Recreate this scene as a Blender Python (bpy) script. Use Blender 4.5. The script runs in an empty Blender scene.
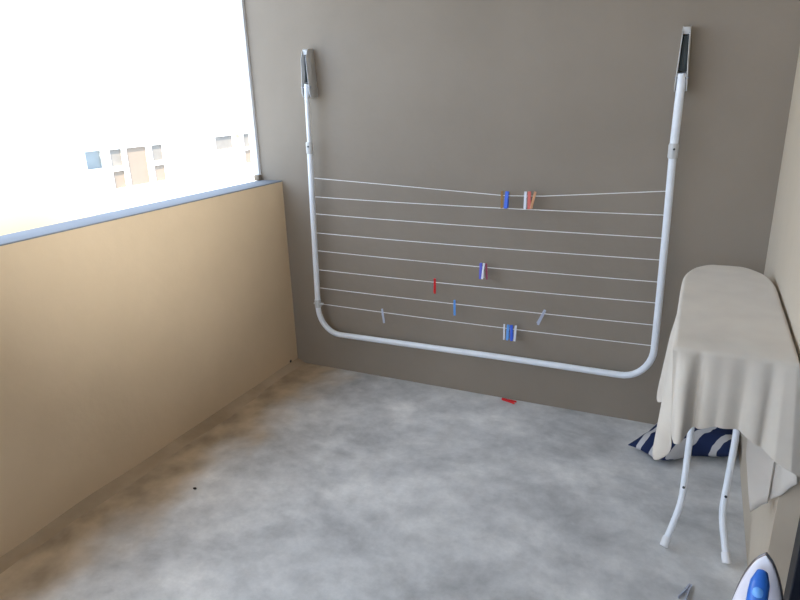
import bpy, bmesh, math, random
from mathutils import Vector, Matrix, noise
random.seed(4)
C = bpy.context.scene.collection
PI = math.pi

# ------------------------------------------------------------ materials
def new_mat(name):
    m = bpy.data.materials.new(name); m.use_nodes = True
    nt = m.node_tree; b = nt.nodes['Principled BSDF']
    return m, nt, b
def simple(name, col, rough=.5, metal=0., spec=.5, var=0., scale=30., trans=0., bump=0., bscale=200.):
    m, nt, b = new_mat(name)
    b.inputs['Roughness'].default_value = rough
    b.inputs['Metallic'].default_value = metal
    b.inputs['Specular IOR Level'].default_value = spec
    b.inputs['Base Color'].default_value = (*col, 1)
    tc = nt.nodes.new('ShaderNodeTexCoord')
    n = nt.nodes.new('ShaderNodeTexNoise'); n.inputs['Scale'].default_value = scale
    nt.links.new(tc.outputs['Object'], n.inputs['Vector'])
    r = nt.nodes.new('ShaderNodeValToRGB')
    r.color_ramp.elements[0].color = (*[c*(1-var) for c in col], 1); r.color_ramp.elements[0].position = .3
    r.color_ramp.elements[1].color = (*[min(1, c*(1+var)) for c in col], 1); r.color_ramp.elements[1].position = .7
    nt.links.new(n.outputs['Fac'], r.inputs['Fac']); nt.links.new(r.outputs['Color'], b.inputs['Base Color'])
    if trans: b.inputs['Transmission Weight'].default_value = trans
    if bump:
        n2 = nt.nodes.new('ShaderNodeTexNoise'); n2.inputs['Scale'].default_value = bscale; n2.inputs['Detail'].default_value = 4
        nt.links.new(tc.outputs['Object'], n2.inputs['Vector'])
        bp = nt.nodes.new('ShaderNodeBump'); bp.inputs['Strength'].default_value = bump; bp.inputs['Distance'].default_value = .004
        nt.links.new(n2.outputs['Fac'], bp.inputs['Height']); nt.links.new(bp.outputs['Normal'], b.inputs['Normal'])
    return m

def plaster(name, c1, c2, rough=.75):
    m, nt, b = new_mat(name); L = nt.links.new
    b.inputs['Roughness'].default_value = rough; b.inputs['Specular IOR Level'].default_value = .25
    tc = nt.nodes.new('ShaderNodeTexCoord')
    n = nt.nodes.new('ShaderNodeTexNoise'); n.inputs['Scale'].default_value = 1.6; n.inputs['Detail'].default_value = 5; n.inputs['Roughness'].default_value = .6
    L(tc.outputs['Object'], n.inputs['Vector'])
    r = nt.nodes.new('ShaderNodeValToRGB')
    r.color_ramp.elements[0].position = .3; r.color_ramp.elements[0].color = (*c1, 1)
    r.color_ramp.elements[1].position = .7; r.color_ramp.elements[1].color = (*c2, 1)
    L(n.outputs['Fac'], r.inputs['Fac']); L(r.outputs['Color'], b.inputs['Base Color'])
    n2 = nt.nodes.new('ShaderNodeTexNoise'); n2.inputs['Scale'].default_value = 14; n2.inputs['Detail'].default_value = 8
    L(tc.outputs['Object'], n2.inputs['Vector'])
    bp = nt.nodes.new('ShaderNodeBump'); bp.inputs['Strength'].default_value = .25; bp.inputs['Distance'].default_value = .01
    L(n2.outputs['Fac'], bp.inputs['Height']); L(bp.outputs['Normal'], b.inputs['Normal'])
    return m

def floor_mat():
    m, nt, b = new_mat('smooth_cement_screed'); L = nt.links.new; N = nt.nodes.new
    b.inputs['Specular IOR Level'].default_value = .45
    tc = N('ShaderNodeTexCoord')
    # trowel sweeps: domain-warped noise
    w = N('ShaderNodeTexNoise'); w.inputs['Scale'].default_value = 1.3; w.inputs['Detail'].default_value = 2
    L(tc.outputs['Object'], w.inputs['Vector'])
    vm = N('ShaderNodeVectorMath'); vm.operation = 'MULTIPLY_ADD'
    vm.inputs[1].default_value = (.45, .45, .45); L(w.outputs['Color'], vm.inputs[0]); L(tc.outputs['Object'], vm.inputs[2])
    mp = N('ShaderNodeMapping'); mp.inputs['Rotation'].default_value = (0, 0, .5); mp.inputs['Scale'].default_value = (1.0, 1.55, 1); mp.inputs['Location'].default_value = (-1.1, 1.7, 0)
    L(vm.outputs[0], mp.inputs['Vector'])
    n1 = N('ShaderNodeTexNoise'); n1.inputs['Scale'].default_value = 2.3; n1.inputs['Detail'].default_value = 9; n1.inputs['Roughness'].default_value = .6
    L(mp.outputs[0], n1.inputs['Vector'])
    r1 = N('ShaderNodeValToRGB'); e = r1.color_ramp.elements
    e[0].position = .3; e[0].color = (.38, .38, .38, 1); e[1].position = .68; e[1].color = (.78, .765, .745, 1)
    x = e.new(.47); x.color = (.58, .575, .57, 1)
    L(n1.outputs['Fac'], r1.inputs['Fac'])
    # finer mottling
    n2 = N('ShaderNodeTexNoise'); n2.inputs['Scale'].default_value = 9; n2.inputs['Detail'].default_value = 8; n2.inputs['Roughness'].default_value = .7
    L(tc.outputs['Object'], n2.inputs['Vector'])
    r2 = N('ShaderNodeValToRGB'); e = r2.color_ramp.elements
    e[0].position = .35; e[0].color = (.84, .84, .84, 1); e[1].position = .65; e[1].color = (1.10, 1.10, 1.10, 1)
    L(n2.outputs['Fac'], r2.inputs['Fac'])
    mx = N('ShaderNodeMix'); mx.data_type = 'RGBA'; mx.blend_type = 'MULTIPLY'; mx.inputs[0].default_value = 1
    L(r1.outputs['Color'], mx.inputs[6]); L(r2.outputs['Color'], mx.inputs[7])
    # brown mortar staining along the parapet foot
    sp = N('ShaderNodeSeparateXYZ'); L(tc.outputs['Object'], sp.inputs[0])
    n3 = N('ShaderNodeTexNoise'); n3.inputs['Scale'].default_value = 3.2; n3.inputs['Detail'].default_value = 6
    L(tc.outputs['Object'], n3.inputs['Vector'])
    a = N('ShaderNodeMath'); a.operation = 'MULTIPLY_ADD'; a.inputs[1].default_value = -.50; L(n3.outputs['Fac'], a.inputs[0]); L(sp.outputs['X'], a.inputs[2])
    mr = N('ShaderNodeMapRange'); mr.inputs['From Min'].default_value = -.09; mr.inputs['From Max'].default_value = .16
    mr.inputs['To Min'].default_value = .92; mr.inputs['To Max'].default_value = 0; mr.interpolation_type = 'SMOOTHSTEP'
    L(a.outputs[0], mr.inputs['Value'])
    br = N('ShaderNodeValToRGB'); e = br.color_ramp.elements
    e[0].position = .3; e[0].color = (.27, .20, .13, 1); e[1].position = .65; e[1].color = (.56, .43, .29, 1)
    n4 = N('ShaderNodeTexNoise'); n4.inputs['Scale'].default_value = 7; n4.inputs['Detail'].default_value = 6
    L(tc.outputs['Object'], n4.inputs['Vector']); L(n4.outputs['Fac'], br.inputs['Fac'])
    m2 = N('ShaderNodeMix'); m2.data_type = 'RGBA'
    L(mr.outputs[0], m2.inputs[0]); L(mx.outputs[2], m2.inputs[6]); L(br.outputs['Color'], m2.inputs[7])
    L(m2.outputs[2], b.inputs['Base Color'])
    rr = N('ShaderNodeMapRange'); rr.inputs['To Min'].default_value = .36; rr.inputs['To Max'].default_value = .62
    L(n1.outputs['Fac'], rr.inputs['Value']); L(rr.outputs[0], b.inputs['Roughness'])
    bp = N('ShaderNodeBump'); bp.inputs['Strength'].default_value = .12; bp.inputs['Distance'].default_value = .01
    L(n2.outputs['Fac'], bp.inputs['Height']); L(bp.outputs['Normal'], b.inputs['Normal'])
    return m

def cloth_mat(name, c1, c2, weave=900):
    m, nt, b = new_mat(name); L = nt.links.new; N = nt.nodes.new
    b.inputs['Roughness'].default_value = .95; b.inputs['Specular IOR Level'].default_value = .1
    b.inputs['Sheen Weight'].default_value = .25
    tc = N('ShaderNodeTexCoord')
    n = N('ShaderNodeTexNoise'); n.inputs['Scale'].default_value = 9; n.inputs['Detail'].default_value = 5
    L(tc.outputs['Object'], n.inputs['Vector'])
    r = N('ShaderNodeValToRGB'); e = r.color_ramp.elements
    e[0].position = .3; e[0].color = (*c1, 1); e[1].position = .7; e[1].color = (*c2, 1)
    L(n.outputs['Fac'], r.inputs['Fac']); L(r.outputs['Color'], b.inputs['Base Color'])
    n2 = N('ShaderNodeTexNoise'); n2.inputs['Scale'].default_value = weave; n2.inputs['Detail'].default_value = 2
    L(tc.outputs['Object'], n2.inputs['Vector'])
    bp = N('ShaderNodeBump'); bp.inputs['Strength'].default_value = .5; bp.inputs['Distance'].default_value = .002
    L(n2.outputs['Fac'], bp.inputs['Height']); L(bp.outputs['Normal'], b.inputs['Normal'])
    return m

def cushion_mat():
    m, nt, b = new_mat('navy_and_white_stripe_cloth'); L = nt.links.new; N = nt.nodes.new
    b.inputs['Roughness'].default_value = .9; b.inputs['Specular IOR Level'].default_value = .15
    tc = N('ShaderNodeTexCoord'); mp = N('ShaderNodeMapping')
    mp.inputs['Rotation'].default_value = (0, 0, .62); mp.inputs['Location'].default_value = (.03, 0, 0)
    L(tc.outputs['Object'], mp.inputs['Vector'])
    w = N('ShaderNodeTexWave'); w.inputs['Scale'].default_value = 4.2; w.inputs['Distortion'].default_value = 2.2
    w.inputs['Detail Scale'].default_value = 2.5; w.inputs['Detail'].default_value = 2; w.bands_direction = 'X'
    w.inputs['Phase Offset'].default_value = CUSHION_PHASE
    L(mp.outputs[0], w.inputs['Vector'])
    r = N('ShaderNodeValToRGB'); e = r.color_ramp.elements
    e[0].position = .66; e[0].color = (.016, .026, .075, 1); e[1].position = .70; e[1].color = (.5, .49, .5, 1)
    L(w.outputs['Fac'], r.inputs['Fac']); L(r.outputs['Color'], b.inputs['Base Color'])
    return m
CUSHION_PHASE = 2.2

M = dict(
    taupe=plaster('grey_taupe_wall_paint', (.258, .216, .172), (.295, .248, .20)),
    cream=plaster('cream_wall_paint', (.72, .55, .36), (.80, .615, .41)),
    sidewall=plaster('beige_wall_paint', (.56, .475, .37), (.62, .53, .42)),
    ceil=plaster('tan_ceiling_paint', (.50, .41, .30), (.55, .45, .34)),  # unseen ceiling, tinted tan to warm and dim the light it bounces
    coping=simple('pale_blue_grey_coping_paint', (.23, .25, .285), .9, spec=.1, var=.05, scale=6, bump=.1, bscale=30),
    floor=floor_mat(),
    enamel=simple('white_enamelled_steel', (.80, .83, .88), .28, var=.02),
    plastic=simple('grey_white_plastic', (.58, .58, .58), .45, var=.04),
    darkplastic=simple('dark_grey_plastic', (.035, .045, .045), .5, var=.1),
    wire=simple('white_plastic_coated_cord', (.78, .77, .76), .45, var=.03),
    towel=cloth_mat('oatmeal_terry_cloth', (.65, .58, .495), (.72, .65, .555)),
    hem=cloth_mat('oatmeal_hem_band', (.67, .61, .54), (.73, .67, .60)),
    boardcloth=cloth_mat('beige_cotton_board_cover', (.5, .43, .35), (.56, .49, .4)),
    mesh=simple('board_metal', (.45, .43, .4), .5, metal=.3, var=.05),
    rubber=simple('white_rubber', (.8, .8, .82), .6, var=.03),
    black=simple('black_plastic', (.012, .012, .014), .4),
    cushion=cushion_mat(),
    navy=simple('navy_coated_aluminium', (.010, .013, .025), .4, var=.1),
    glass=simple('dark_door_glass', (.012, .014, .02), .08, spec=.6),
    ironwhite=simple('white_iron_shell', (.78, .76, .82), .3, var=.02),
    ironblue=simple('blue_iron_plastic', (.03, .16, .62), .28, var=.12, scale=20),
    ironhighlight=simple('pale_blue_handle_highlight', (.16, .42, .9), .25, var=.05),
    button=simple('cream_button_plastic', (.75, .78, .68), .35, var=.05),
    steel=simple('brushed_steel', (.30, .30, .33), .3, metal=1),
    wood=simple('pale_wood', (.40, .27, .15), .5, var=.2, scale=12),
    facade=simple('sunlit_white_render', (.86, .86, .84), .85, var=.02, scale=.4),
    beigewall=simple('sunlit_cream_render', (.60, .50, .255), .85, var=.03, scale=.6),
    curtain=simple('beige_curtain_cloth', (.235, .185, .14), .9, var=.05, scale=2),
    winglass=simple('pale_blue_glass', (.205, .225, .225), .25, var=.12, scale=2),
    greyin=simple('grey_window_blind', (.19, .17, .145), .8, var=.15, scale=2.4),
    winframe=simple('white_window_frame', (.85, .85, .85), .5),
    street=simple('pale_street_paving', (.55, .53, .5), .9, var=.08, scale=.5),
    peg_blue=simple('blue_peg_plastic', (.03, .12, .68), .35, var=.05),
    peg_violet=simple('violet_blue_peg_plastic', (.10, .12, .62), .35, var=.05),
    peg_sky=simple('light_blue_peg_plastic', (.12, .36, .85), .35, var=.05),
    peg_red=simple('red_peg_plastic', (.68, .02, .025), .35, var=.05),
    peg_coral=simple('coral_red_peg_plastic', (.62, .10, .07), .35, var=.05),
    peg_maroon=simple('maroon_peg_plastic', (.30, .05, .10), .4, var=.05),
    peg_brown=simple('amber_brown_peg_plastic', (.38, .20, .06), .4, var=.08),
    peg_tan=simple('orange_tan_peg_plastic', (.62, .30, .14), .4, var=.08),
    peg_clear=simple('frosted_clear_peg_plastic', (.62, .66, .80), .25, var=.03, trans=.25),
    peg_white=simple('white_peg_plastic', (.78, .80, .88), .3, var=.03),
)

# ------------------------------------------------------------ geometry helpers
def box(bm, lo, hi, bev=0):
    r = bmesh.ops.create_cube(bm, size=1)
    c = [(a+b)/2 for a, b in zip(lo, hi)]; s = [abs(b-a) for a, b in zip(lo, hi)]
    for v in r['verts']: v.co = Vector((c[0]+v.co.x*s[0], c[1]+v.co.y*s[1], c[2]+v.co.z*s[2]))
    if bev:
        ed = list({e for v in r['verts'] for e in v.link_edges})
        bmesh.ops.bevel(bm, geom=ed, offset=bev, segments=2, affect='EDGES', profile=.5)
def tube(bm, pts, r, n=12, cap=True):
    pts = [Vector(p) for p in pts]; rs = r if isinstance(r, (list, tuple)) else [r]*len(pts)
    T = []
    for i in range(len(pts)):
        a = pts[max(i-1, 0)]; b = pts[min(i+1, len(pts)-1)]; T.append((b-a).normalized())
    u = T[0].orthogonal().normalized(); rings = []
    for i, p in enumerate(pts):
        if i: u = (u - T[i]*u.dot(T[i])).normalized()
        v = T[i].cross(u)
        rings.append([bm.verts.new(p + (u*math.cos(2*PI*k/n)+v*math.sin(2*PI*k/n))*rs[i]) for k in range(n)])
    for a, b in zip(rings, rings[1:]):
        for k in range(n): bm.faces.new((a[k], a[(k+1) % n], b[(k+1) % n], b[k]))
    if cap:
        bm.faces.new(rings[0][::-1]); bm.faces.new(rings[-1])
def prism(bm, poly, x0, x1, bev=0):      # poly in (y,z), extruded along x
    a = [bm.verts.new((x0, y, z)) for y, z in poly]; b = [bm.verts.new((x1, y, z)) for y, z in poly]
    n = len(poly); fs = [bm.faces.new(a[::-1]), bm.faces.new(b)]
    for k in range(n): fs.append(bm.faces.new((a[k], a[(k+1) % n], b[(k+1) % n], b[k])))
    if bev:
        bmesh.ops.bevel(bm, geom=list({e for f in fs for e in f.edges}), offset=bev, segments=1, affect='EDGES')
def arc(c, r, a0, a1, n, plane='xz', o=0):
    out = []
    for i in range(n+1):
        a = a0+(a1-a0)*i/n; out.append((c[0]+r*math.cos(a), o, c[1]+r*math.sin(a)))
    return out
def obj(name, bm, mat, parent=None, smooth=False, mats=None):
    bmesh.ops.recalc_face_normals(bm, faces=bm.faces)
    me = bpy.data.meshes.new(name); bm.to_mesh(me); bm.free()
    for m in (mats or [mat]): me.materials.append(m)
    if smooth:
        for p in me.polygons: p.use_smooth = True
        me.set_sharp_from_angle(angle=math.radians(42))
    o = bpy.data.objects.new(name, me); C.objects.link(o)
    if parent: o.parent = parent
    return o
def tag(o, label, cat, group=None):
    o['label'] = label; o['category'] = cat
    if group: o['group'] = group
    return o
def thing(name, label, cat, loc=(0, 0, 0), group=None):
    o = bpy.data.objects.new(name, None); o.empty_display_size = .05; C.objects.link(o); o.location = loc
    return tag(o, label, cat, group)
def struct(name, bm, mat, smooth=False):
    o = obj(name, bm, mat, None, smooth); o['kind'] = 'structure'; return o
def loc(bm, origin):                     # world coordinates -> coordinates about a thing's origin
    bmesh.ops.translate(bm, verts=bm.verts, vec=-Vector(origin)); return bm

W = 2.39; T = .143; H = 1.10; JY = -1.18; NY = -5.0; CZ = 2.62
# ------------------------------------------------------------ setting
bm = bmesh.new(); box(bm, (-T, NY, -.12), (3.2, .16, 0)); struct('floor', bm, M['floor'])
bm = bmesh.new(); box(bm, (-T, 0, 0), (3.2, .16, CZ)); struct('wall_back', bm, M['taupe'])
bm = bmesh.new(); box(bm, (-T, NY, 0), (0, 0, H-.006)); struct('wall_left', bm, M['cream'])
bm = bmesh.new(); box(bm, (-T-.006, NY, H-.006), (.002, 0, H), .002); struct('trim_1', bm, M['coping'], True)
bm = bmesh.new(); box(bm, (W, JY, 0), (W+.2, 0, CZ)); struct('wall_right', bm, M['sidewall'])
bm = bmesh.new(); box(bm, (W, NY, 2.15), (W+.2, JY, CZ)); struct('wall_lintel', bm, M['sidewall'])
bm = bmesh.new(); box(bm, (-T, NY-.15, 0), (3.2, NY, H)); box(bm, (W, NY-.15, H), (3.2, NY, CZ)); struct('wall_front', bm, M['cream'])  # unseen end wall, left open above parapet height to let in daylight
bm = bmesh.new(); box(bm, (-T-.05, NY-.15, CZ), (3.4, .2, CZ+.2)); struct('ceiling', bm, M['ceil'])
bm = bmesh.new(); box(bm, (W+.2, NY, 0), (3.2, 0, CZ)); struct('wall_inner', bm, M['sidewall'])  # unseen solid mass behind the door, added to keep the sun out
# sliding balcony door in the right-hand opening
d = bpy.data.objects.new('door_1', None); C.objects.link(d); d.location = (W+.1, -2.75, 0); d['kind'] = 'structure'
bm = bmesh.new(); o0 = d.location
for lo, hi in (((W+.055, JY-.07, 0), (W+.14, JY, 2.15)), ((W+.055, NY, 0), (W+.14, NY+.07, 2.15)),
               ((W+.055, NY+.07, 2.07), (W+.14, JY-.07, 2.15)), ((W+.055, NY+.07, 0), (W+.14, JY-.07, .1)),
               ((W+.055, -2.8, .1), (W+.14, -2.72, 2.07))):
    box(bm, lo, hi, .003)
obj('door_frame', loc(bm, o0), M['navy'], d)
bm = bmesh.new(); box(bm, (W+.09, NY+.07, .1), (W+.1, JY-.07, 2.07)); obj('pane', loc(bm, o0), M['glass'], d)

# slim pale post on the outer corner of the back wall
bm = bmesh.new(); box(bm, (-T-.026, -.02, H), (-T+.004, .03, CZ), .004); struct('trim_2', bm, M['enamel'], True)
bm = bmesh.new(); box(bm, (-T-.022, -.036, H), (-T+.012, -.008, H+.03), .003); struct('trim_3', bm, simple('weathered_brown_bracket_paint', (.22, .17, .12), .6, var=.2), True)

# rough mortar fillet along the foot of the parapet
bm = bmesh.new(); rows = []; ny = 150
for j in range(ny+1):
    y = NY + (0-NY)*j/ny
    w = .055 + .03*noise.noise(Vector((0, y*2.1, 3))) + .012*noise.noise(Vector((0, y*9, 1)))
    h = .024 + .008*noise.noise(Vector((4, y*3, 0)))
    rows.append([bm.verts.new((x, y, z)) for x, z in ((0, -.002), (0, h), (w*.25, h*.78+.002*noise.noise(Vector((1, y*20, 0)))), (w*.6, h*.32), (w, .0005), (w, -.002))])
for a, b in zip(rows, rows[1:]):
    for k in range(5): bm.faces.new((a[k], a[k+1], b[k+1], b[k]))
bm.faces.new(rows[0]); bm.faces.new(rows[-1][::-1])
struct('baseboard_left', bm, plaster('brown_mortar', (.30, .22, .14), (.55, .43, .31)), True)
# small weep hole at the inner end of the fillet
bm = bmesh.new(); tube(bm, [(-.004, -.075, .033), (.0015, -.075, .033)], .009, 14); struct('trim_4', bm, M['black'])

# ------------------------------------------------------------ buildings across the gap
def rectbox(bm, x0, x1, y0, y1, z0, z1): box(bm, (x0, y0, z0), (x1, y1, z1))
bo = Vector((-9.5, 14, -7))
bld = thing('apartment_building', 'long white sunlit building with small square window and curtained windows beyond the parapet', 'building', bo)
bm = bmesh.new(); rectbox(bm, -10.6, -9.06, 2, 30, -7, 9); obj('wall', loc(bm, bo), M['facade'], bld)
def window(y0, y1, z0, z1, cells, bars):
    """frame standing 6 cm proud of a recess, panes behind; cells = [(y0,y1,z0,z1,material)]"""
    f = bmesh.new(); c = (-9, (y0+y1)/2, (z0+z1)/2)
    for b in bars: rectbox(f, -9.06, -8.985, *b)
    fo = obj('window_frame', loc(f, bo), M['winframe'], bld)
    for a, b, e, g, mt in cells:
        p = bmesh.new(); rectbox(p, -9.06, -9.045, a, b, e, g); obj('pane', loc(p, bo), mt, fo)
t = .035
window(5.91, 6.40, .275, .625, [(5.91, 6.30, .275, .625, M['winglass'])],
       [(6.30, 6.40, .24, .66), (5.87, 6.30, .625, .66), (5.87, 6.30, .24, .275), (5.87, 5.91, .275, .625)])
y0, y1, z0, z1 = 6.50, 7.98, -.19, .615
ya, yb = 6.83, 7.50
window(y0, y1, z0, z1,
       [(y0, ya, .27, z1, M['greyin']), (y0, ya, z0, .17, M['curtain']), (ya+.1, yb, z0, z1, M['curtain']),
        (yb+.13, y1, .27, z1, M['greyin']), (yb+.13, y1, z0, .17, M['curtain'])],
       [(y0-.04, y1+.04, z1, z1+.04), (y0-.04, y1+.04, z0-.04, z0), (y0-.04, y0, z0, z1), (y1, y1+.04, z0, z1),
        (ya, ya+.1, z0, z1), (yb, yb+.13, z0, z1), (y0, ya, .17, .27), (yb+.13, y1, .17, .27)])
y0, y1, z0, z1 = 9.72, 11.12, -.13, .645
window(y0, y1, z0, z1,
       [(y0, 10.42, .32, z1, M['greyin']), (y0, 10.42, z0, .24, M['winframe']), (10.5, 10.72, z0, z1, M['beigewall']),
        (10.82, y1, .30, z1, M['greyin']), (10.82, y1, z0, .22, M['curtain'])],
       [(y0-.04, y1+.04, z1, z1+.03), (y0-.04, y1+.04, z0-.03, z0), (y0-.04, y0, z0, z1), (y1, y1+.03, z0, z1),
        (10.42, 10.5, z0, z1), (10.72, 10.82, z0, z1), (y0, 10.42, .24, .32), (10.82, y1, .22, .30)])
bo2 = Vector((-9.3, 2, -7))
b2 = thing('low_building', 'lower cream building with flat roof, left of the white building', 'building', bo2)
bm = bmesh.new(); box(bm, (-9.04, -6, -7), (-8.2, 5.2, 1.75)); obj('wall', loc(bm, bo2), M['beigewall'], b2)
bm = bmesh.new(); box(bm, (-9.04, -6, 1.75), (-8.2, 5.2, 1.83)); obj('roof_edge', loc(bm, bo2), M['facade'], b2)
bm = bmesh.new(); box(bm, (-9.06, -12, -7.2), (-T-.05, 32, -7)); struct('ground', bm, M['street'])
bo3 = Vector((-7.4, 4, -7))
bm = bmesh.new(); box(bm, (-7.6, -6, -7), (-7.35, 4.6, -.36), .01); box(bm, (-7.66, 4.5, -7), (-7.3, 4.75, -.28), .01)
tag(obj('boundary_wall', loc(bm, bo3), M['beigewall'], None), 'pale boundary wall with end pier in front of the cream building', 'wall').location = bo3

# ------------------------------------------------------------ wall-mounted clothes drier
DY = -.07
dr = thing('clothes_airer', 'white tubular fold-down clothes airer with eight lines mounted on back wall', 'clothes airer', (1.12, 0, .26))
do = Vector((1.12, 0, .26))
def dp(name, bm, mat, parent=dr, smooth=True): return obj(name, loc(bm, do), mat, parent, smooth)
R = .0155
# U-shaped lower frame
pts = [(.245, DY, 1.29), (.236, DY, 1.0), (.227, DY, .62), (.222, DY, .40)]
pts += [( .222+.135*(1-math.cos(a)), DY, .40-.148*math.sin(a)) for a in [PI/2*i/10 for i in range(1, 11)]]
pts += [(.8, DY, .2565), (1.3, DY, .2615), (1.868, DY, .262)]
pts += [(1.868+.135*math.sin(a), DY, .262+.150*(1-math.cos(a))) for a in [PI/2*i/10 for i in range(1, 11)]]
pts += [(2.003, DY, .62), (2.000, DY, 1.0), (1.996, DY, 1.29)]
bm = bmesh.new(); tube(bm, pts, R, 16); dp('frame', bm, M['enamel'])
# upper arms, slightly slimmer, up into the brackets
bm = bmesh.new(); tube(bm, [(.2445, DY, 1.27), (.250, DY, 1.54), (.251, DY+.004, 1.60)], .0118, 16); dp('arm', bm, M['enamel'])
bm = bmesh.new(); tube(bm, [(1.996, DY, 1.27), (1.999, DY, 1.53), (1.998, DY+.004, 1.58)], .0165, 16); dp('arm', bm, M['enamel'])
for x, z in ((.2445, 1.285), (1.996, 1.285)):
    bm = bmesh.new(); tube(bm, [(x, DY, z-.03), (x, DY, z-.024), (x, DY, z+.024), (x, DY, z+.03)], [.017, .0195, .0195, .017], 16)
    co = dp('collar', bm, M['plastic'])
    bm = bmesh.new(); tube(bm, [(x+.004, DY-.017, z+.008), (x+.004, DY-.0235, z+.008)], .0045, 10); dp('rivet', bm, M['darkplastic'], co)
# lower stop sleeves
for x, z, s in ((.2225, .425, 1), (2.0035, .45, -1)):
    bm = bmesh.new(); tube(bm, [(x, DY, z-.022), (x, DY, z+.022)], .0185, 16); box(bm, (x-.024, DY-.008, z-.006), (x+.034 if s > 0 else x+.02, DY+.008, z+.004), .002)
    if s > 0: dp('sleeve', bm, M['plastic'])
    else: bm.free()
# brackets: U channels with side cheeks and a dark liner
def bracket(xc, z0, z1, w, lean, twist):
    h = z1-z0; bm = bmesh.new(); th = .004; dpth = .078
    # back plate on the wall
    box(bm, (-w/2, -.006, 0), (w/2, 0, h), .001)
    for s in (-1, 1):
        prof = [(-.004, 0), (-.004, h), (-.05, h), (-.062, h-.012), (-dpth, h-.05), (-dpth, .02), (-dpth+.012, 0)]
        x = s*(w/2-th/2)
        prism(bm, prof, x-th/2, x+th/2, .0008)
    box(bm, (-w/2+.004, -.058, h-.03), (w/2-.004, -.006, h-.004), .002)
    for v in bm.verts:
        if v.co.z > h-.055: v.co.x *= .66
        elif v.co.z < .03: v.co.x *= 1.06
    bmesh.ops.transform(bm, matrix=Matrix.Translation((xc, 0, z0)) @ Matrix.Rotation(lean, 4, 'Y'), verts=bm.verts)
    br = dp('bracket', bm, M['plastic'])
    bm = bmesh.new(); box(bm, (-w/2+.005, -.045, .075), (w/2-.005, -.006, h-.036), .001)
    for v in bm.verts:
        if v.co.z > h-.055: v.co.x *= .66
    bmesh.ops.transform(bm, matrix=Matrix.Translation((xc, 0, z0)) @ Matrix.Rotation(lean, 4, 'Y'), verts=bm.verts)
    dp('liner', bm, M['darkplastic'], br)
    bm = bmesh.new(); tube(bm, [(xc-w/2-.004, DY, z0+.05), (xc+w/2+.004, DY, z0+.05)], .005, 10); dp('pivot_pin', bm, M['steel'], br)
bracket(.250, 1.535, 1.768, .046, 0, 0)
bracket(1.999, 1.515, 1.755, .044, 0, 0)
# eight lines
WL = [1.13, 1.03, .938, .833, .733, .624, .519, .424]; WR = [1.122, 1.021, .922, .826, .727, .631, .527, .428]
SAG = [.045, .008, .006, .006, .006, .006, .006, .006]
def frame_x(side, z):
    if side == 'L': return .227 + (z-.62)*.0268 if z > .62 else .222
    return 2.003 - (z-.62)*.0104 if z > .62 else 2.003
def wire_z(i, x):
    a, b = frame_x('L', WL[i]), frame_x('R', WR[i]); u = (x-a)/(b-a)
    if i == 0:      # pulled down by the pegs in the middle
        k = [(0, 0), (.30, -.024), (.60, -.049), (.70, -.044), (1, 0)]
        for (u0, s0), (u1, s1) in zip(k, k[1:]):
            if u <= u1+1e-6: return WL[i]+(WR[i]-WL[i])*u + s0+(s1-s0)*(u-u0)/(u1-u0)
    return WL[i]+(WR[i]-WL[i])*u - SAG[i]*4*u*(1-u)
for i in range(8):
    a, b = frame_x('L', WL[i]), frame_x('R', WR[i]); n = 40
    bm = bmesh.new(); tube(bm, [(a+(b-a)*k/n, DY, wire_z(i, a+(b-a)*k/n)) for k in range(n+1)], .0021, 6)
    dp('line', bm, M['wire'])

# ------------------------------------------------------------ clothes pegs
def prong_bm(s, L=.078):
    bm = bmesh.new()
    prof = [(0.0008, .020), (.0045, .020), (.0055, .010), (.0068, -.004), (.0085, -.022), (.0125, -L+.022), (.0115, -L+.019), (.0095, -L+.021),
            (.0045, -.026), (.0022, -.012), (.0008, -.006), (.0008, -.002), (.0028, 0), (.0008, .0025)]
    prism(bm, [(s*y, z) for y, z in prof], -.0048, .0048, .0006)
    return bm
def make_peg(mat, mat2=None):
    root = bpy.data.objects.new('clothes_peg', None); C.objects.link(root); root.empty_display_size = .02
    obj('prong', prong_bm(1), M[mat], root); obj('prong', prong_bm(-1), M[mat2 or mat], root)
    bm = bmesh.new()
    for k in range(3):
        x = -.003+.003*k
        tube(bm, [(x, .0042*math.cos(a), -.016+.0042*math.sin(a)) for a in [2*PI*q/10 for q in range(11)]], .0008, 5, False)
    tube(bm, [(-.0055, .009, -.010), (-.0055, 0, -.016), (-.0055, -.009, -.010)], .0008, 5)
    tube(bm, [(.0055, .009, -.010), (.0055, 0, -.016), (.0055, -.009, -.010)], .0008, 5)
    obj('spring', bm, M['steel'], root)
    return root
proto = None
def peg(mat, label, group, loc_, rot=(0, 0, 0), scale=1.0):
    global proto
    if proto is None: proto = r = make_peg(mat)
    else:
        r = proto.copy(); C.objects.link(r)
        for ch in proto.children:
            if ch.name.startswith('prong') or ch.name.startswith('spring'):
                c = ch.copy(); c.data = ch.data.copy() if ch.name.startswith('prong') else ch.data
                C.objects.link(c); c.parent = r
                if ch.name.startswith('prong'): c.data.materials[0] = M[mat]
    r.location = loc_; r.rotation_euler = rot; r.scale = (scale,)*3
    tag(r, label, 'clothes peg', group); return r
G1 = 'clothes pegs clipped on the airer lines'
def on_line(mat, label, i, x, tilt=0, yaw=0, sx=1.0, tip=0):
    r = peg(mat, label, G1, (x, DY, wire_z(i, x)), (tip, tilt, yaw), 1.0); r.scale = (sx, 1, 1); return r
on_line('peg_brown', 'amber brown peg on the top line, left of the bright blue one', 0, 1.283, 0, .25)
on_line('peg_blue', 'bright blue peg on the top line, right of the amber brown one', 0, 1.3075, .06, 0, 1.7)
on_line('peg_white', 'white peg on the top line, left of the coral red one', 0, 1.394, 0, .1, 1.15)
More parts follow.
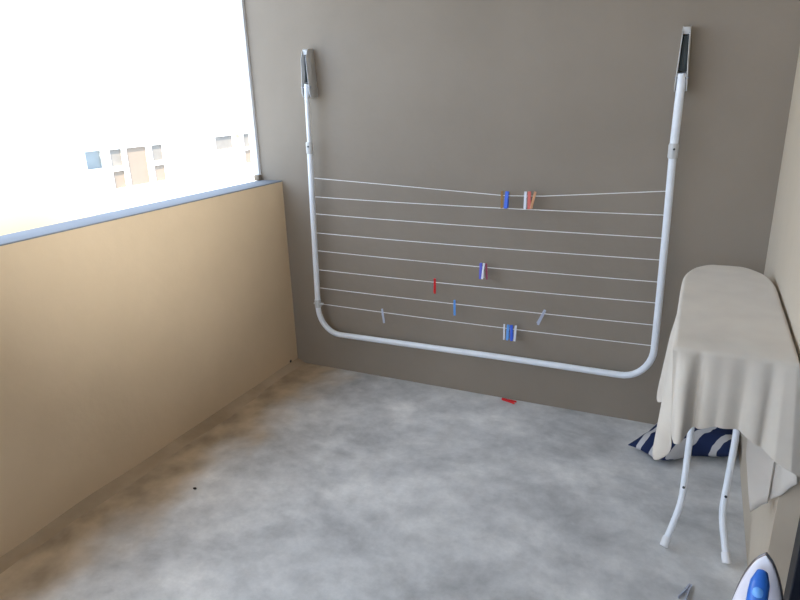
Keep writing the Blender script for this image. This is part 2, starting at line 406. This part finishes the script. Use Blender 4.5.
on_line('peg_coral', 'coral red peg on the top line between white and tan pegs', 0, 1.4125, -.04, 0, 1.5)
on_line('peg_tan', 'orange tan peg on the top line, right of the coral red one', 0, 1.4345, .22, .1, 1.1)
on_line('peg_violet', 'violet blue peg on the fifth line down, leftmost of its trio', 4, 1.1855, 0, 0, 1.25)
on_line('peg_white', 'whitish peg on the fifth line squeezed between violet blue and maroon pegs', 4, 1.1995, .08, 0)
on_line('peg_maroon', 'maroon peg on the fifth line, rightmost of its trio', 4, 1.213, -.05, .3, .9)
on_line('peg_red', 'lone red peg on the sixth line down', 5, .940, .02, .5, 1.1)
on_line('peg_sky', 'lone light blue peg on the seventh line down', 6, 1.047, 0, .4, 1.1)
on_line('peg_clear', 'frosted peg tilted to the left on the right half of the seventh line', 6, 1.498, .42, .3, 1.2)
on_line('peg_clear', 'frosted peg on the left half of the lowest line', 7, .633, -.1, .5, 1.1)
on_line('peg_white', 'thin white peg leftmost in the cluster of four on the lowest line', 7, 1.309, 0, .2, .8)
on_line('peg_sky', 'light blue peg, second from left in the cluster on the lowest line', 7, 1.329, .03, 0, 1.3)
on_line('peg_blue', 'deep blue peg, third from left in the cluster on the lowest line', 7, 1.3465, -.06, 0, 1.4)
on_line('peg_white', 'white peg rightmost in the cluster of four on the lowest line', 7, 1.3655, .05, .2, 1.1)
peg('peg_red', 'red peg lying on the floor at the foot of the back wall', None, (1.312, -.028, .0055), (0, PI/2, 2.95))
peg('peg_clear', 'frosted peg lying on the floor near the ironing board legs', None, (2.214, -1.065, .0055), (0, PI/2, 1.26))

# little dark crumb on the open floor
bm = bmesh.new(); bmesh.ops.create_icosphere(bm, subdivisions=2, radius=.007)
for v in bm.verts: v.co = Vector((v.co.x*1.3, v.co.y*.8, v.co.z*.5))*(1+.3*noise.noise(v.co*200))
t_ = obj('crumb', bm, simple('dark_grit', (.03, .02, .015), .9)); t_.location = (.339, -1.266, .003); tag(t_, 'tiny dark crumb lying on the bare floor near the parapet', 'debris')

# ------------------------------------------------------------ ironing board
BZ = .865
io = Vector((2.24, -.7, 0))
ib = thing('ironing_board', 'ironing board with bent white tube legs beside the right wall', 'ironing board', io)
def ip(name, bm, mat, parent=ib, smooth=True): return obj(name, loc(bm, io), mat, parent, smooth)
def board_outline(off=0., n=22):
    """right side from the near end to the nose, round the nose, down the left side"""
    xl, xr, yn, yf = 2.092-off, 2.384+off, -1.172-off, -.285+off
    cx = (xl+xr)/2; a = (xr-xl)/2; b = .30
    out = []
    for i in range(n+1):
        t = PI*i/n; e = .80
        out.append((cx+a*math.copysign(abs(math.cos(t))**e, math.cos(t)), yf-b+b*abs(math.sin(t))**e))
    return [(xr, yn)] + out + [(xl, yn)]
def slab(bm, off, z0, z1, bev):
    poly = board_outline(off); vs = [bm.verts.new((x, y, z0)) for x, y in poly]
    f = bm.faces.new(vs); r = bmesh.ops.extrude_face_region(bm, geom=[f])
    for v in [g for g in r['geom'] if isinstance(g, bmesh.types.BMVert)]: v.co.z = z1
    if bev:
        ed = [e for e in bm.edges if len(e.link_faces) == 2 and e.calc_face_angle(0) > .9]
        bmesh.ops.bevel(bm, geom=ed, offset=bev, segments=3, affect='EDGES')
bm = bmesh.new(); slab(bm, -.012, BZ-.03, BZ-.016, 0); ip('board', bm, M['mesh'])
bm = bmesh.new(); slab(bm, -.006, BZ-.016, BZ-.001, .005); ip('padded_cover', bm, M['boardcloth'])
LR = .0112
def leg(pts, name='leg', r=LR):
    # round off the corners of the polyline
    P = [Vector(p) for p in pts]; out = [P[0]]
    for a, b, c in zip(P, P[1:], P[2:]):
        d = min(.05, (b-a).length*.4, (c-b).length*.4); p0 = b+(a-b).normalized()*d; p1 = b+(c-b).normalized()*d
        for k in range(7):
            t = k/6; out.append(p0*(1-t)**2 + b*2*t*(1-t) + p1*t*t)
    out.append(P[-1])
    bm = bmesh.new(); tube(bm, out, r, 14); return ip(name, bm, M['enamel'])
def foot(l, p, d):
    d = Vector(d).normalized(); p = Vector(p); bm = bmesh.new()
    tube(bm, [p-d*.002, p, p+d*.03, p+d*.034], [.0105, .0145, .0145, .0125], 14); ip('foot_cap', bm, M['rubber'], l)
zt = BZ-.034
fl = (2.130, -.897, .0145); fr = (2.326, -.903, .0145)
lk = (2.170, -.805, .138); rk = (2.297, -.808, .135)
ltop = (2.176, -.36, zt); rtop = (2.324, -.36, zt)
l1 = leg([fl, lk, (2.174, -.68, .34), ltop]); foot(l1, fl, Vector(lk)-Vector(fl))
l2 = leg([fr, rk, (2.318, -.665, .355), rtop]); foot(l2, fr, Vector(rk)-Vector(fr))
for l, p in ((l1, (2.1722, -.776, .187)), (l2, (2.3050, -.777, .186))):
    bm = bmesh.new(); q = Vector(p); q2 = q+Vector((-.05, -.8, .45)).normalized()*(LR+.002); tube(bm, [q, q2], .0048, 10); ip('bolt', bm, M['black'], l)
rl = (2.205, -.035, .0145); rr = (2.30, -.035, .0145)
l3 = leg([rl, (2.215, -.05, .225), (2.215, -1.0, zt)]); foot(l3, rl, (0.01, -.015, .21))
l4 = leg([rr, (2.29, -.05, .225), (2.29, -1.0, zt)]); foot(l4, rr, (-.01, -.015, .21))
for a, b, c, d_ in ((2.165, 2.34, -.497, .593), (2.20, 2.305, -.561, .5535)):
    bm = bmesh.new(); tube(bm, [(a, c, d_), (b, c, d_)], .0065, 10); ip('crossbar', bm, M['enamel'])
for a, b, c in ((2.15, 2.35, -.36), (2.19, 2.31, -1.0)):
    bm = bmesh.new(); box(bm, (a, c-.03, zt), (b, c+.03, zt+.004)); ip('mounting_plate', bm, M['mesh'])

# ------------------------------------------------------------ towel over the board
TZ = BZ+.004
TH = .0
def fbm(x, y, z): return noise.noise(Vector((x, y, z)))
xl, xr, yn, yf = 2.088, 2.383, -1.178, -.279
def outline_t(s):
    """s in 0..1: from the right wall side near corner, backwards around the nose to the left near corner"""
    pass
bm = bmesh.new()
# top sheet: rows across the board from the near edge to the nose
NX, NYT = 34, 44
def half_span(y):
    b = .30; yc = yf-b
    if y <= yc: return (xr-xl)/2
    k = min(1, (y-yc)/b); return (xr-xl)/2*max(0., 1-k**(1/.80*1.0))**.80 if k < 1 else 0
def half_span(y):
    b = .30; yc = yf-b
    if y <= yc: return (xr-xl)/2
    k = min(1., (y-yc)/b)
    sn = k**(1/.8); return (xr-xl)/2*(max(0., 1-sn*sn)**.5)**.8
cx = (xl+xr)/2
ys = [yn+(yf-.0005-yn)*(1-(1-j/NYT)**1.6) for j in range(NYT+1)]
rows = []
for y in ys:
    hs = max(half_span(y), .004); row = []
    for i in range(NX+1):
        u = -1+2*i/NX; u = math.copysign(abs(math.sin(u*PI/2))**.9, u)
        x = cx+hs*u
        # edge roll: drop a little close to the rim
        edge = min(hs-abs(x-cx), y-yn+.0, 1.0, (yf-y) if y > yf-.1 else 1)
        rr_ = .012; dz = 0
        if edge < rr_: dz = -(rr_-math.sqrt(max(0, rr_**2-(rr_-edge)**2)))
        z = TZ+.010+dz+.0022*fbm(x*9, y*6, 2)+.0012*fbm(x*25, y*19, 5)
        row.append(bm.verts.new((x, y, z)))
    rows.append(row)
for a, b in zip(rows, rows[1:]):
    for k in range(NX): bm.faces.new((a[k], a[k+1], b[k+1], b[k]))
# skirt: walks the rim; each column has a hem point, folds grow downwards
rim = [r[0] for r in rows[::-1]]                    # left side, nose to near corner
rim_front = [v for v in rows[0][1:]]                # along the near edge to the right corner
rim_right = [r[-1] for r in rows[1:]]               # right side, near to nose
nose = rows[-1][1:-1][::-1]
# hem control points (rim y or x, hem xyz)
LEFT = [(-.285, None), (-.82, None), (-.90, (2.072, -.905, .80)), (-.955, (2.055, -.96, .612)), (-.990, (2.060, -.995, .596)), (-1.03, (2.086, -1.035, .650)),
        (-1.075, (2.064, -1.085, .500)), (-1.115, (2.064, -1.12, .466)), (-1.15, (2.096, -1.135, .498)), (-1.178, (2.120, -1.142, .527))]
FRONT = [(2.10, (2.108, -1.175, .60)), (2.110, (2.116, -1.216, .598)), (2.134, (2.136, -1.220, .606)), (2.165, (2.165, -1.200, .640)), (2.215, (2.215, -1.196, .660)), (2.272, (2.272, -1.200, .657)),
         (2.322, (2.322, -1.212, .629)), (2.352, (2.357, -1.225, .606)), (2.378, (2.398, -1.238, .588)), (2.383, (2.420, -1.232, .576))]
def interp(tab, k):
    for (a, A), (b, B) in zip(tab, tab[1:]):
        lo, hi = min(a, b), max(a, b)
        if lo-1e-6 <= k <= hi+1e-6:
            t = (k-a)/(b-a) if b != a else 0; t = t*t*(3-2*t)
            return Vector(A).lerp(Vector(B), t)
    return Vector(tab[-1][1])
def column(v, hem, s, amp):
    p = v.co.copy(); out = [v]; n = 16
    L = (p-hem).length
    for k in range(1, n+1):
        t = k/n
        # fall close to the edge first, then run to the hem
        q = p.lerp(hem, t)
        bow = math.sin(PI*min(1, t*1.0))*.012
        if len(amp) > 3: q.y += amp[3]*t**.6
        q.x += (amp[0])*math.sin(s*1.0)*t**.8*.5
        q.y += (amp[1])*math.sin(s*1.0)*t**.8*.5 - bow*amp[2]
        q.z += (.004*fbm(s, t*3, 1))*t
        out.append(bm.verts.new(q))
    return out
def link(cols):
    for a, b in zip(cols, cols[1:]):
        for k in range(len(a)-1): bm.faces.new((a[k], b[k], b[k+1], a[k+1]))
cols = []
LT = [(a, b) for a, b in LEFT if b]
for v in rim:
    y = v.co.y
    if y > -.82: hem = Vector((v.co.x-.002 if v.co.x < cx else v.co.x, y, BZ-.022))
    elif y > -.90:
        t = (-.82-y)/.08; t = t*t; hem = Vector((2.086, y, BZ-.022)).lerp(Vector(LT[0][1]), t)
    else: hem = interp(LT, y)
    cols.append((v, hem, y*60, (.004 if y < -.9 else 0, 0, 0)))
dense_front = rim_front
for v in rim_front:
    x = v.co.x; cols.append((v, interp(FRONT, max(2.10, x)), x*72+1.5*math.sin(x*31), (.002, .008 if 2.14 < x < 2.36 else .003, .35,
        .038*math.exp(-((x-2.160)/.012)**2)+.016*math.exp(-((x-2.262)/.016)**2)+.020*math.exp(-((x-2.330)/.014)**2)-.010*math.exp(-((x-2.125)/.012)**2))))
built = [column(*c) for c in cols]; link(built)
# right side and nose: a short tuck over the edge
tuck = []
for v in [rim_front[-1]]+rim_right+nose+[rim[0]]:
    q = v.co.copy(); w = bm.verts.new((q.x, q.y, BZ-.022)); tuck.append([v, w])
link(tuck)
me_tow = obj('towel', loc(bm, (2.24, -.9, BZ)), M['towel'], None, True)
me_tow.location = (2.24, -.9, BZ)
tag(me_tow, 'oatmeal beige towel draped over the ironing board and hanging off its near end', 'towel')
for p in me_tow.data.polygons: p.use_smooth = True
s = me_tow.modifiers.new('thickness', 'SOLIDIFY'); s.thickness = .0035; s.offset = -1
s = me_tow.modifiers.new('smooth', 'SUBSURF'); s.levels = 1; s.render_levels = 2
# lower corner of the towel folded underneath, hanging behind the front drape
bm = bmesh.new()
top = [(2.290, -1.150, .79), (2.325, -1.152, .79), (2.365, -1.160, .79), (2.372, -1.165, .78), (2.374, -1.168, .78), (2.376, -1.170, .78)]
bot = [(2.305, -1.120, .560), (2.338, -1.118, .372), (2.370, -1.152, .432), (2.374, -1.130, .425), (2.392, -1.190, .49), (2.418, -1.222, .552)]
def cat(P, t):
    n = len(P)-1; f = min(t*n, n-1e-6); i = int(f); u = f-i; return Vector(P[i]).lerp(Vector(P[i+1]), u*u*(3-2*u) if False else u)
G = []
for i in range(25):
    t = i/24; a = cat(top, t); b = cat(bot, t); G.append([bm.verts.new(a.lerp(b, k/12)+Vector((0, .003*math.sin(t*22)*k/12, 0))) for k in range(13)])
for a, b in zip(G, G[1:]):
    for k in range(12): bm.faces.new((a[k], b[k], b[k+1], a[k+1]))
fo = obj('folded_corner', loc(bm, (2.24, -.9, BZ)), M['hem'], me_tow, True)
for p in fo.data.polygons: p.use_smooth = True
fo['label'] = 'paler lower corner of the towel hanging behind its front drape'
s = fo.modifiers.new('thickness', 'SOLIDIFY'); s.thickness = .003; s.offset = 0

# ------------------------------------------------------------ cushion in the corner
bm = bmesh.new(); n = 40
CO = Vector((2.18, -.19, 0))
CA, CB, CC_, CD = Vector((1.943, -.283, 0)), Vector((2.372, -.262, 0)), Vector((2.372, -.075, 0)), Vector((2.045, -.070, 0))
def cush(u, v, s):
    a, b = (u+1)/2, (v+1)/2
    p = CA*(1-a)*(1-b) + CB*a*(1-b) + CC_*a*b + CD*(1-a)*b
    p.y -= .098*(1-b)**1.5*math.exp(-((u+.32)/.42)**2)          # slumped front edge
    p.x += .02*(1-v*v)*(1-a)**3 ; p.y += .010*(1-u*u)*(1-b)**4
    e = max(0, (1-abs(u)**2.8))**.55*max(0, (1-abs(v)**2.8))**.55
    rim = .030+.035*a + .012*b + .006*fbm(u*2, v*2, 7)
    z = rim + (s*.068 if s > 0 else s*(rim-.003))*e + .006*fbm(u*3, v*3, s)*e*(s > 0)
    return p - CO + Vector((0, 0, z))
gt = [[None]*(n+1) for _ in range(n+1)]; gb = [[None]*(n+1) for _ in range(n+1)]
for i in range(n+1):
    for j in range(n+1):
        u = math.sin((-1+2*i/n)*PI/2); v = math.sin((-1+2*j/n)*PI/2)
        gt[i][j] = bm.verts.new(cush(u, v, 1))
        gb[i][j] = gt[i][j] if i in (0, n) or j in (0, n) else bm.verts.new(cush(u, v, -1))
for i in range(n):
    for j in range(n):
        bm.faces.new((gt[i][j], gt[i+1][j], gt[i+1][j+1], gt[i][j+1]))
        bm.faces.new((gb[i][j], gb[i][j+1], gb[i+1][j+1], gb[i+1][j]))
cu = obj('cushion', bm, M['cushion'], None, True)
cu.location = CO
tag(cu, 'navy blue and white striped cushion on the floor behind the ironing board legs', 'cushion')

# ------------------------------------------------------------ iron standing on its heel on a stool
so = Vector((2.285, -1.835, 0))
st = thing('stool', 'small round wooden stool under the steam iron', 'stool', so)
bm = bmesh.new(); tube(bm, [(0, 0, .45), (0, 0, .453), (0, 0, .472), (0, 0, .475)], [.108, .112, .112, .108], 40); obj('seat', bm, M['wood'], st, True)
for a in (45, 135, 225, 315):
    c, s_ = math.cos(math.radians(a)), math.sin(math.radians(a))
    bm = bmesh.new(); tube(bm, [(c*.098, s_*.098, 0), (c*.07, s_*.07, .451)], [.011, .014], 12); obj('leg', bm, M['wood'], st, True)
ro = Vector((2.284, -1.838, .4825))
ir = thing('steam_iron', 'white steam iron with blue handle standing upright at the lower right edge', 'iron', ro)
# local frame: z up along the sole (heel to tip), +y is the sole side, -y the handle side, x is width
def half_w(t):          # t 0 heel .. 1 tip
    return .051*max(0., 1-t**2.3)**.62 if t > .12 else .046+.04*t
def loft(bm, levels, n=24):
    rings = []
    for z, hw, y0, y1 in levels:
        ring = []
        for k in range(n):
            a = 2*PI*k/n; c, s_ = math.cos(a), math.sin(a)
            x = hw*math.copysign(abs(c)**.8, c); y = (y0+y1)/2 + (y1-y0)/2*math.copysign(abs(s_)**.8, s_)
            ring.append(bm.verts.new((x, y, z)))
        rings.append(ring)
    for a, b in zip(rings, rings[1:]):
        for k in range(n): bm.faces.new((a[k], a[(k+1) % n], b[(k+1) % n], b[k]))
    bm.faces.new(rings[0][::-1]); bm.faces.new(rings[-1])
LI = .262
bm = bmesh.new(); lv = []
for i in range(26):
    t = i/25; lv.append((.004+t*(LI-.006), max(.0015, half_w(t)), .022, .030))
loft(bm, lv); sole = bm
irp = []
irp.append(obj('soleplate', sole, M['steel'], ir, True))
bm = bmesh.new(); lv = []
for i in range(26):
    t = i/25; hw = max(.0012, half_w(t)*1.01); d_ = .052*(1-t**2.2)+.003
    lv.append((.002+t*(LI-.006), hw, .0225-d_*1.05, .0215))
loft(bm, lv); irp.append(obj('body', bm, M['ironwhite'], ir, True))
bm = bmesh.new(); tube(bm, [(0, .0, .012), (0, -.052, .018), (0, -.072, .05), (0, -.078, .09), (0, -.076, .14), (0, -.066, .196), (0, -.046, .224), (0, -.032, .236), (0, -.012, .244)],
                        [.024, .018, .014, .0125, .013, .0155, .0160, .0150, .009], 20)
hd = obj('handle', bm, M['ironblue'], ir, True)
bm = bmesh.new(); bmesh.ops.create_uvsphere(bm, u_segments=20, v_segments=12, radius=1)
for v in bm.verts: v.co = Vector((v.co.x*.0115, -.050+v.co.y*.013, .226+v.co.z*.014))
obj('handle_highlight', bm, M['ironhighlight'], hd, True)  # pale blue blob standing in for the highlight on the handle
for zz, yy in ((.194, -.0815), (.170, -.0885)):
    bm = bmesh.new(); tube(bm, [(0, yy+.012, zz), (0, yy, zz), (0, yy-.002, zz)], [.0085, .0085, .0065], 16); obj('button', bm, M['button'], hd, True)
bm = bmesh.new(); box(bm, (-.036, -.028, 0), (.036, .024, .006), .003); obj('heel_rest', bm, M['ironblue'], ir, True)
ir.rotation_euler = (math.radians(-3), math.radians(-1.5), math.radians(-11))

# ------------------------------------------------------------ light
w = bpy.data.worlds.new('sky'); bpy.context.scene.world = w; w.use_nodes = True
nt = w.node_tree; bg = nt.nodes['Background']
bg.inputs['Color'].default_value = (.62, .78, 1.0, 1); bg.inputs['Strength'].default_value = 4.2
sl = bpy.data.lights.new('sun', 'SUN'); sl.energy = 12.0; sl.angle = math.radians(.6); sl.color = (1, .88, .72)
so_ = bpy.data.objects.new('sun', sl); C.objects.link(so_)
so_.rotation_euler = Vector((.45, -.62, .75)).to_track_quat('Z', 'Y').to_euler()

# added fill light, out of view: spot fixture above the door brightening the parapet
lo = Vector((W, -1.62, 2.36))
fill_lamp = thing('fill_spotlight', 'added unseen fill spotlight above the balcony door, brightening the parapet', 'light', lo)
tgt = Vector((0, -1.08, 1.50)); hp = lo+Vector((-.10, 0, -.01)); dv = (tgt-hp).normalized()
bm = bmesh.new(); tube(bm, [lo+Vector((-.0, 0, 0)), lo+Vector((-.015, 0, 0)), lo+Vector((-.02, 0, 0))], [.045, .045, .038], 24); obj('base', loc(bm, lo), M['enamel'], fill_lamp, True)
bm = bmesh.new(); tube(bm, [lo+Vector((-.018, 0, 0)), lo+Vector((-.06, 0, .01)), hp], .008, 10); obj('arm', loc(bm, lo), M['enamel'], fill_lamp, True)
bm = bmesh.new(); tube(bm, [hp-dv*.03, hp, hp+dv*.05], [.022, .042, .055], 28); hd_ = obj('head', loc(bm, lo), M['enamel'], fill_lamp, True)
lm, nt_, b_ = new_mat('fill_lens'); b_.inputs['Emission Color'].default_value = (.95, .98, 1, 1); b_.inputs['Emission Strength'].default_value = 20
bm = bmesh.new(); tube(bm, [hp+dv*.0505, hp+dv*.053], .048, 28); obj('lens', loc(bm, lo), lm, hd_, True)
ld = bpy.data.lights.new('fill_beam', 'SPOT'); ld.energy = 215; ld.spot_size = math.radians(50); ld.spot_blend = 1; ld.shadow_soft_size = .05; ld.color = (.93, .97, 1)
lob = bpy.data.objects.new('fill_beam', ld); C.objects.link(lob); lob.location = hp+dv*.11; lob.rotation_euler = (-dv).to_track_quat('Z', 'Y').to_euler()

# ------------------------------------------------------------ camera
cam = bpy.data.cameras.new('camera'); cam.sensor_width = 36; cam.lens = 624.53/800*36; cam.clip_start = .02; cam.clip_end = 200
co = bpy.data.objects.new('camera', cam); C.objects.link(co)
co.location = (2.10415, -2.89745, 1.54114); co.rotation_euler = (1.25129182, .0305377609, .439338849)
sc = bpy.context.scene; sc.camera = co
sc.view_settings.view_transform = 'Standard'; sc.view_settings.look = 'None'; sc.view_settings.gamma = 1
sc.view_settings.use_curve_mapping = False; sc.view_settings.exposure = 0
